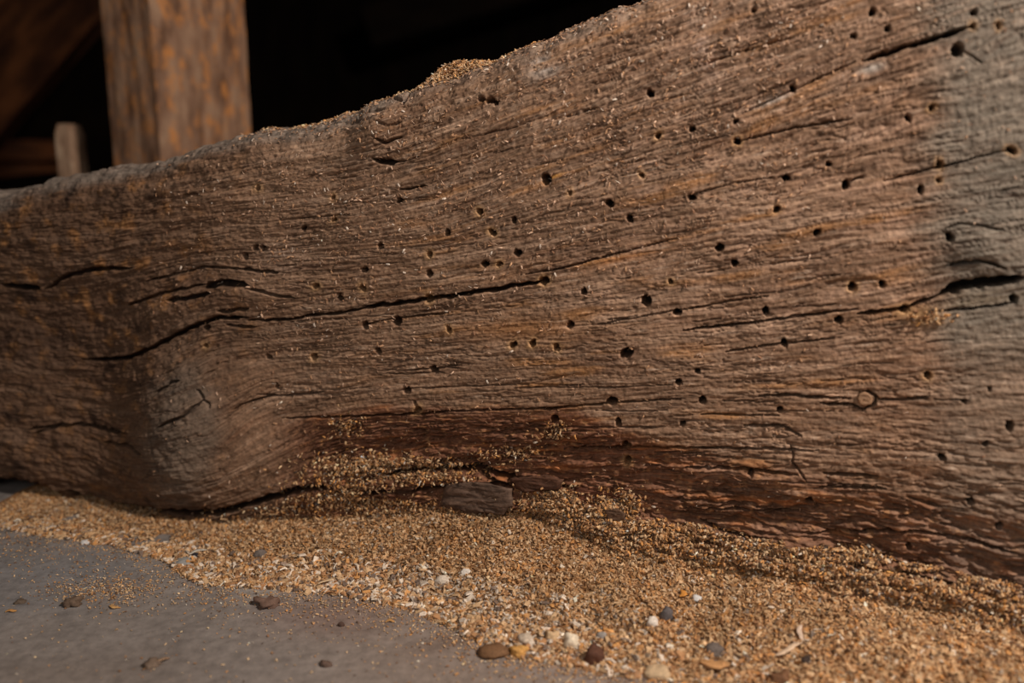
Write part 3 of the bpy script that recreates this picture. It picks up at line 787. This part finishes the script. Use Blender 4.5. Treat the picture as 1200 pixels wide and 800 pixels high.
# ------------------------------------------------------------------ pieces of the beam that stand apart
def slab(name, pts, depth, mat_col, parent, lift=.003, tilt=0.0, rough=.0006, seed=0):
    """a split-off plate of wood: outline given on the face, real thickness, broken edges"""
    rr = np.random.RandomState(seed)
    pts = np.array(pts, float)
    c = pts.mean(0)
    rings = []
    cen, nn, _, _ = face_point(c[0], c[1], 0)
    allp = []
    m = len(pts); dense = []
    for k in range(m):
        a, b = pts[k], pts[(k + 1) % m]
        L = np.hypot(*(b - a)); ns = max(2, int(L / 4))
        for s_ in range(ns): dense.append(a + (b - a) * s_ / ns + rr.normal(0, .6, 2))
    dense = np.array(dense); m = len(dense)
    off = (cen - A) @ NDIR
    def world(p, o_):
        u, z = px_plane(p[:, 0], p[:, 1], off + o_)
        return P_of(u, np.maximum(z, .001), np.full(len(u), off + o_))
    V = []; fr = [1.0, .98, .93, .85, .75, .64, .52, .4, .28, .12]; of = [-depth, lift * .3, lift * .8] + [lift * 1.1] * 7
    for f_, o_ in zip(fr, of):
        P_ = world(c + (dense - c) * f_, o_)
        if o_ > 0:
            w = (P_ - A) @ UDIR
            P_ = P_ + np.outer(rough * fbm(w * 60, P_[:, 2] * 500, 400 + seed, 3) * 2, NDIR)
        V.append(P_)
    V.append(world(c[None], lift * 1.3)); V = np.vstack(V)
    F = []
    for k in range(len(fr) - 1):
        for e in range(m):
            a, b = k * m + e, k * m + (e + 1) % m
            F += [(a, b, b + m), (a, b + m, a + m)]
    kk = len(fr) - 1
    for e in range(m): F.append((kk * m + e, kk * m + (e + 1) % m, (kk + 1) * m))
    u = (V - A) @ UDIR
    s_ = fbm(u * 25, V[:, 2] * 420, 410 + seed, 3)
    cl = np.clip(np.array(mat_col)[None] * (1 + .9 * s_)[:, None], .004, .9)
    o = mesh_np(name, V, F, M_BEAM, None, True, cl, {'grain': np.stack([u, V[:, 2], 0 * u], -1)})
    child_at(o, parent); return o
tag(slab('splinter', [(522,566),(560,563),(600,572),(603,592),(590,603),(545,601),(515,592)], .010, lin(96, 74, 60), beam, .0025, seed=1, rough=.0014), 'greyish loose plate of wood low on the beam')
tag(slab('splinter', [(440,567),(470,564),(488,570),(482,590),(460,594),(440,583)], .008, lin(96, 66, 48), beam, .004, seed=2), 'short dark splinter low on the beam')
tag(slab('splinter', [(668,571),(700,569),(738,572),(742,586),(708,590),(672,586)], .008, lin(104, 62, 42), beam, .004, seed=3), 'reddish block of rotted wood')
tag(slab('splinter', [(595,560),(640,556),(662,562),(655,574),(612,577),(600,570)], .008, lin(86, 56, 40), beam, .004, seed=4))
tag(slab('splinter', [(706,597),(724,595),(735,602),(728,611),(711,610)], .006, lin(96, 70, 52), beam, .005, seed=5))
tag(slab('peg', [(1004,466),(1007,461),(1013,459),(1019,461),(1023,467),(1021,473),(1014,477),(1007,474)], .012, lin(146, 112, 84), beam, .0022, seed=6, rough=.0003), 'round wooden peg flush in the beam face')

# ------------------------------------------------------------------ single crumbs, chips and stones big enough to pick out
def chunk(name, x, y, w, h, colr, label, cat, on='floor', flat=.6, seed=0, zl=None, group=None, spin=None, angular=.25, m=None):
    """x,y,w,h in photo pixels; real size follows from where it lies"""
    rr = np.random.RandomState(900 + seed)
    p = on_floor(x, y)[0]
    if on == 'pile':
        d = ray([x], [y])[0]; d = d / np.linalg.norm(d)
        tt = np.linspace(.2, 1.3, 1500); Q_ = CP + np.outer(tt, d)
        hh = pile_h((Q_ - A) @ UDIR, (Q_ - A) @ NDIR)
        b_ = np.where(Q_[:, 2] <= np.maximum(hh, 0))[0]
        p = Q_[b_[0]]
    dist = (p - CP) @ FW
    sx, sz = w * dist / FPX / 2, h * dist / FPX / 2
    import bmesh
    bm = bmesh.new(); bmesh.ops.create_icosphere(bm, subdivisions=3, radius=1)
    ph = [rr.uniform(0, 99) for _ in range(3)]
    for v in bm.verts:
        c = v.co
        k = 1 + angular * float(perlin(np.array([c.x * 1.3 + ph[0]]), np.array([c.y * 1.3 + c.z * 1.7 + ph[1]]))[0]) + .12 * float(perlin(np.array([c.x * 4 + ph[2]]), np.array([c.y * 4 + c.z * 3]))[0])
        v.co = Vector((c.x * k * sx, c.y * k * sx * .8, max(c.z * k, -.55) * sz * flat / .6))
    zs = [v.co.z for v in bm.verts]; zmin = min(zs)
    for v in bm.verts: v.co.z -= zmin
    me = bpy.data.meshes.new(name); bm.to_mesh(me); bm.free()
    for pl in me.polygons: pl.use_smooth = True
    a = me.color_attributes.new('tint', 'FLOAT_COLOR', 'POINT')
    for i_, v in enumerate(me.vertices):
        f_ = 1 + .25 * float(perlin(np.array([v.co.x * 700 + ph[0]]), np.array([v.co.y * 700 + v.co.z * 500]))[0])
        a.data[i_].color = (*(np.clip(np.array(colr) * f_, 0, .95)), 1)
    me.materials.append(m or M_CHIP)
    o = bpy.data.objects.new(name, me); SC.collection.objects.link(o)
    o.location = (p[0], p[1], max(0, p[2]) - (sz * .35 if on == 'pile' else .0003)); o.rotation_euler = (0, 0, rr.uniform(-.5, .5) if spin is None else spin)
    return tag(o, label, cat, group)
def flake(name, x, y, L, W, colr, label, cat, yaw, on='pile', seed=0, curl=.25, tilt=0.0, thick=.14):
    """curved chip or straw: length and width in photo pixels"""
    rr = np.random.RandomState(700 + seed)
    p = on_floor(x, y)[0]
    if on == 'pile':
        d = ray([x], [y])[0]; d = d / np.linalg.norm(d)
        tt = np.linspace(.2, 1.3, 1500); Q_ = CP + np.outer(tt, d)
        hh = pile_h((Q_ - A) @ UDIR, (Q_ - A) @ NDIR); b_ = np.where(Q_[:, 2] <= np.maximum(hh, 0))[0]; p = Q_[b_[0]]
    dist = (p - CP) @ FW; l = L * dist / FPX; w = W * dist / FPX; t_ = max(w * thick, .0003)
    ns, V = 14, []
    for k in range(ns + 1):
        s_ = k / ns - .5; ww = w * .5 * (1 - (2 * abs(s_)) ** 2.5 * .75) * (1 + rr.uniform(-.12, .12)); zz = curl * w * (1 - 4 * s_ * s_); yy = math.sin(s_ * 5 + seed) * w * .35
        V += [(s_ * l, yy - ww, zz + w * .12), (s_ * l, yy + ww, zz + w * .12), (s_ * l, yy + ww * .9, zz + t_ + w * .12), (s_ * l, yy, zz + t_ * .7), (s_ * l, yy - ww * .9, zz + t_ + w * .12)]
    V = np.array(V); V[:, 2] -= V[:, 2].min() ; F = []
    for k in range(ns):
        for e in range(5):
            a, b = k * 5 + e, k * 5 + (e + 1) % 5; F += [(a, b, b + 5), (a, b + 5, a + 5)]
    F += [(0, 2, 1), (0, 3, 2), (0, 4, 3)] + [(ns * 5 + a, ns * 5 + b, ns * 5 + c) for a, b, c in ((0, 1, 2), (0, 2, 3), (0, 3, 4))]
    cl = np.array(colr)[None] * (1 + .2 * perlin(V[:, 0] * 800, V[:, 1] * 800 + seed))[:, None]
    o = mesh_np(name, V, F, M_CHIP, None, True, np.clip(cl, 0, .95))
    o.location = (p[0], p[1], p[2] + (.0022 if on == 'pile' else .0004)); o.rotation_euler = (0, tilt, yaw)
    return tag(o, label, cat)

chunk('clod', 85, 709, 21, 13, lin(104, 84, 68), 'dark brown clod alone on the left of the bare floor', 'clod', seed=1, angular=.6)
chunk('clod', 313, 709, 28, 13, lin(116, 90, 76), 'reddish brown clod on the floor just below the heap edge', 'clod', seed=2, angular=.6)
chunk('bark_chip', 578, 766, 36, 14, lin(120, 86, 58), 'brown bark chip at the front edge of the heap', 'chip', seed=3, spin=.1)
chunk('bark_chip', 697, 778, 22, 22, lin(92, 58, 42), 'dark red brown chip standing in the front edge of the heap', 'chip', seed=4, angular=.5, flat=.9)
chunk('pebble', 765, 733, 15, 13, lin(226, 210, 194), 'small white pebble beside a dark stone on the heap', 'pebble', 'pile', seed=5, flat=.8)
chunk('pebble', 781, 725, 16, 16, lin(96, 88, 86), 'dark grey stone touching the small white pebble on the heap', 'pebble', 'pile', seed=6, flat=.9)
chunk('pebble', 669, 757, 19, 17, lin(228, 208, 180), 'cream pebble with a rounded top near the heap front', 'pebble', 'pile', seed=7, flat=.9)
chunk('pebble', 770, 790, 34, 18, lin(196, 166, 130), 'large flat tan pebble at the lower edge of the photo', 'pebble', 'pile', seed=8)
chunk('pebble', 706, 747, 14, 12, lin(150, 140, 132), 'grey pebble between the cream pebble and the white one', 'pebble', 'pile', seed=9)
chunk('pebble', 836, 763, 24, 15, lin(104, 92, 84), 'dull dark grey pebble on the near part of the heap', 'pebble', 'pile', seed=10)
chunk('pebble', 817, 702, 13, 9, lin(214, 208, 202), 'tiny bright grey pebble high on the near heap', 'pebble', 'pile', seed=11)
chunk('pebble', 616, 750, 20, 13, lin(196, 176, 154), 'pale flat pebble behind the brown bark chip', 'pebble', 'pile', seed=12)
chunk('wood_crumb', 608, 767, 22, 16, lin(206, 152, 84), 'orange wood crumb beside the brown bark chip', 'crumb', 'floor', seed=13, angular=.6)
chunk('wood_crumb', 647, 748, 18, 13, lin(202, 168, 128), 'tan wood crumb left of the cream pebble', 'crumb', 'pile', seed=14, angular=.6)
chunk('wood_crumb', 915, 795, 26, 14, lin(116, 80, 54), 'dark wood crumb at the lower edge near the pale straws', 'crumb', 'pile', seed=15, angular=.5)
chunk('wood_crumb', 945, 775, 14, 12, lin(60, 46, 38), 'blackish crumb right below the pale straws', 'crumb', 'pile', seed=16, angular=.5)
chunk('pebble', 215, 659, 24, 9, lin(150, 146, 140), 'elongated grey pebble at the far heap edge', 'pebble', 'pile', seed=17)
chunk('pebble', 229, 652, 9, 8, lin(40, 38, 44), 'tiny black pebble touching the elongated grey one', 'pebble', 'pile', seed=18)
chunk('pebble', 305, 650, 14, 12, lin(112, 100, 92), 'dull grey pebble within the middle of the left heap', 'pebble', 'pile', seed=19)
chunk('pebble', 546, 672, 12, 11, lin(220, 208, 194), 'off white crumbly pebble in the middle of the heap', 'pebble', 'pile', seed=20)
chunk('pebble', 519, 681, 20, 11, lin(214, 196, 176), 'broad off white pebble left of the crumbly one', 'pebble', 'pile', seed=21)
chunk('clod', 178, 779, 22, 9, lin(118, 98, 82), 'flat clod at the lower left of the bare floor', 'clod', seed=22, angular=.6)
chunk('clod', 382, 779, 14, 8, lin(104, 82, 70), 'small dark clod low on the bare floor', 'clod', seed=23, angular=.6)
chunk('clod', 400, 733, 8, 7, lin(84, 62, 52), 'tiny dark clod on the floor below the orange chip', 'clod', seed=24)
chunk('clod', 24, 706, 14, 6, lin(96, 80, 66), 'small flat clod near the left border of the floor', 'clod', seed=25)
chunk('wood_crumb', 697, 760, 13, 10, lin(60, 52, 50), 'small black crumb between cream pebble and dark red chip', 'crumb', 'pile', seed=26)
chunk('pebble', 100, 637, 11, 7, lin(206, 200, 194), 'small whitish crumb by the far end of the heap', 'pebble', 'pile', seed=27)
flake('wood_chip', 472, 707, 18, 8, lin(222, 158, 88), 'bright orange oval chip just off the heap edge', 'chip', .1, 'floor', 1)
flake('wood_chip', 457, 729, 11, 5, lin(196, 146, 90), 'small tan chip alone on the floor below the orange one', 'chip', .2, 'floor', 2)
flake('wood_chip', 13, 717, 12, 5, lin(206, 150, 88), 'tan chip at the left border of the floor', 'chip', .4, 'floor', 3)
flake('wood_chip', 133, 712, 14, 5, lin(206, 158, 100), 'small tan chip amid the sparse dust patch on the floor', 'chip', -.2, 'floor', 4)
flake('wood_chip', 190, 776, 18, 5, lin(170, 136, 108), 'thin curved chip leaning on the flat clod', 'chip', .6, 'floor', 5, curl=.8)
flake('straw', 925, 765, 44, 7, lin(222, 190, 158), 'longer pale straw lying on the near heap', 'straw', .42, 'pile', 6, tilt=-.1)
flake('straw', 938, 746, 26, 6, lin(210, 182, 158), 'shorter pale straw above the longer one', 'straw', 1.15, 'pile', 7, tilt=-.3)
flake('straw', 232, 650, 20, 5, lin(206, 196, 180), 'short whitish straw beside the tiny black pebble', 'straw', .7, 'pile', 8)
flake('straw', 449, 703, 34, 3, lin(214, 180, 130), 'thin straw at the middle edge of the heap', 'straw', .35, 'floor', 9)
flake('straw', 385, 684, 26, 5, lin(222, 190, 150), 'short buff straw on the left heap slope', 'straw', .8, 'pile', 10)
flake('wood_chip', 837, 785, 34, 16, lin(198, 146, 96), 'broad orange tan chip on the lower heap', 'chip', -.2, 'pile', 11)
flake('wood_chip', 800, 700, 16, 8, lin(208, 140, 66), 'amber chip in the middle of the near heap', 'chip', .9, 'pile', 12)

# ------------------------------------------------------------------ posts behind the beam
def timber(name, base, w, d, z0, z1, yaw, chamfer, mat, label=None, cat=None, lean=(0, 0), nz=60, amp=.003, seed=0, kids=True, cham_mat=None, point=False):
    """a squared timber with one chamfered arris; each face gets its own worn relief"""
    prof = [(-w/2, -d/2 + 0), (-w/2, d/2), (w/2, d/2), (w/2, -d/2 + chamfer), (w/2 - chamfer, -d/2)]
    prof = [(-w/2, -d/2), (-w/2, d/2), (w/2, d/2), (w/2, -d/2 + chamfer), (w/2 - chamfer, -d/2)]
    pts = []
    for k in range(5):
        a, b = np.array(prof[k]), np.array(prof[(k + 1) % 5]); ns = 10 if np.hypot(*(b - a)) > chamfer * 1.6 else 4
        for s_ in range(ns): pts.append(a + (b - a) * s_ / ns)
    pts = np.array(pts); m = len(pts)
    zs = np.linspace(z0, z1, nz)
    ang = np.arctan2(pts[:, 1], pts[:, 0])
    V = []
    for k, z in enumerate(zs):
        dd = amp * fbm(ang * 5 + 7, np.full(m, z * 9), 500 + seed, 3)
        nrm = pts / np.linalg.norm(pts, axis=1)[:, None]
        f_ = 1.0
        if point and z > z1 - (z1 - z0) * .04: f_ = 1 - .22 * (z - (z1 - (z1 - z0) * .04)) / ((z1 - z0) * .04)
        q_ = pts * f_ + nrm * dd[:, None]
        V.append(np.column_stack([q_[:, 0] + lean[0] * (z - z0), q_[:, 1] + lean[1] * (z - z0), np.full(m, z)]))
    V = np.vstack(V); F = []
    for k in range(nz - 1):
        for e in range(m):
            a, b = k * m + e, k * m + (e + 1) % m; F.append((a, b, b + m, a + m))
    me_v = np.vstack([V, V[:m].mean(0)[None], V[-m:].mean(0)[None]]); n0 = len(V)
    F += [(e, (e + 1) % m, n0, n0) for e in range(m)]
    Fq = [f for f in F if len(set(f)) == 4]; Ft = [(e, (e + 1) % m, n0) for e in range(m)] + [((nz - 1) * m + e, (nz - 1) * m + (e + 1) % m, n0 + 1) for e in range(m)]
    me = bpy.data.meshes.new(name); me.from_pydata(me_v.tolist(), [], Fq + Ft)
    me.validate(); me.update()
    import bmesh
    bm = bmesh.new(); bm.from_mesh(me); bmesh.ops.recalc_face_normals(bm, faces=bm.faces); bm.to_mesh(me); bm.free()
    me.materials.append(mat)
    o = bpy.data.objects.new(name, me); SC.collection.objects.link(o)
    o.location = base; o.rotation_euler = (0, 0, yaw)
    return tag(o, label, cat)
def at(x, Y):                                      # floor spot below photo column x at ground distance Y
    return ((x - 600) / FPX * Y * 1.0, Y, 0)
POST_Y = 1.02
post = timber('wooden_post', at(226, POST_Y), .114, .114, 0, 2.2, math.radians(-28), .030, M_POST,
       'thick square post with a chamfered corner rising behind the beam', 'post', nz=150)
stake = timber('wooden_stake', at(97, 1.08), .025, .025, 0, .349, math.radians(-16), .002, M_STUB,
       'short pale wooden stake with a pointed head behind the beam, left of the post', 'stake', nz=30, amp=.001, seed=3, point=True)

def bar(name, a, b, w, h, mat, label, cat, seed=0, amp=.006):
    """rough timber running from a to b"""
    a, b = Vector(a), Vector(b); L = (b - a).length
    o = timber(name, (0, 0, 0), w, h, 0, L, 0, min(w, h) * .2, mat, label, cat, nz=40, amp=amp, seed=seed)
    o.matrix_world = Matrix.Translation(a) @ (b - a).to_track_quat('Z', 'Y').to_matrix().to_4x4()
    return o
def sky_pt(x, y, dist):
    d = ray([x], [y])[0]; d = d / (d @ FW); return CP + d * dist
def through(a, b, z0, z1):
    """the line through a and b, cut where it reaches heights z0 and z1"""
    f = lambda z: a + (b - a) * (z - a[2]) / (b[2] - a[2])
    return f(z0), f(z1)
bar('roof_brace', *through(sky_pt(-165, 235, 1.35), sky_pt(215, -195, 1.5), .06, 2.3), .26, .20, M_DARK, 'rough brown brace slanting up in the top left corner', 'brace', 5)
bar('floor_joist', sky_pt(-200, 178, 1.9), sky_pt(75, 176, 2.2), .05, .05, M_DARK, 'upper of two dim horizontal timbers behind the stake', 'timber', 7)
bar('floor_joist', sky_pt(-200, 215, 1.9), sky_pt(95, 188, 2.3), .05, .045, M_DARK, 'lower dim timber slanting behind the stake', 'timber', 8)
bar('roof_rafter', sky_pt(430, 40, 3.4), sky_pt(900, -100, 3.6), .3, .16, M_WALL, 'barely lit rafter in the black roof space behind the beam', 'rafter', 9)

# ------------------------------------------------------------------ dark roof space
def board_wall(name, origin, along, upv, W, H, n):
    root = empty(name, origin); root['kind'] = 'structure'
    a, u_ = Vector(along).normalized(), Vector(upv).normalized(); nn = a.cross(u_)
    pw = W / n; base = None
    for k in range(n):
        if base is None:
            v = [(x, y, z) for x in (0, pw) for y in (0, .02) for z in (0, H)]
            f = [(0,1,3,2),(4,6,7,5),(0,4,5,1),(2,3,7,6),(0,2,6,4),(1,5,7,3)]
            base = bpy.data.meshes.new('board'); base.from_pydata(v, [], f); base.materials.append(M_WALL)
        o = bpy.data.objects.new('board', base); SC.collection.objects.link(o)
        Mx = Matrix((( a.x, nn.x, u_.x, a.x * pw * k), (a.y, nn.y, u_.y, a.y * pw * k), (a.z, nn.z, u_.z, a.z * pw * k), (0, 0, 0, 1)))
        o.parent = root; o.matrix_local = Mx
    return root
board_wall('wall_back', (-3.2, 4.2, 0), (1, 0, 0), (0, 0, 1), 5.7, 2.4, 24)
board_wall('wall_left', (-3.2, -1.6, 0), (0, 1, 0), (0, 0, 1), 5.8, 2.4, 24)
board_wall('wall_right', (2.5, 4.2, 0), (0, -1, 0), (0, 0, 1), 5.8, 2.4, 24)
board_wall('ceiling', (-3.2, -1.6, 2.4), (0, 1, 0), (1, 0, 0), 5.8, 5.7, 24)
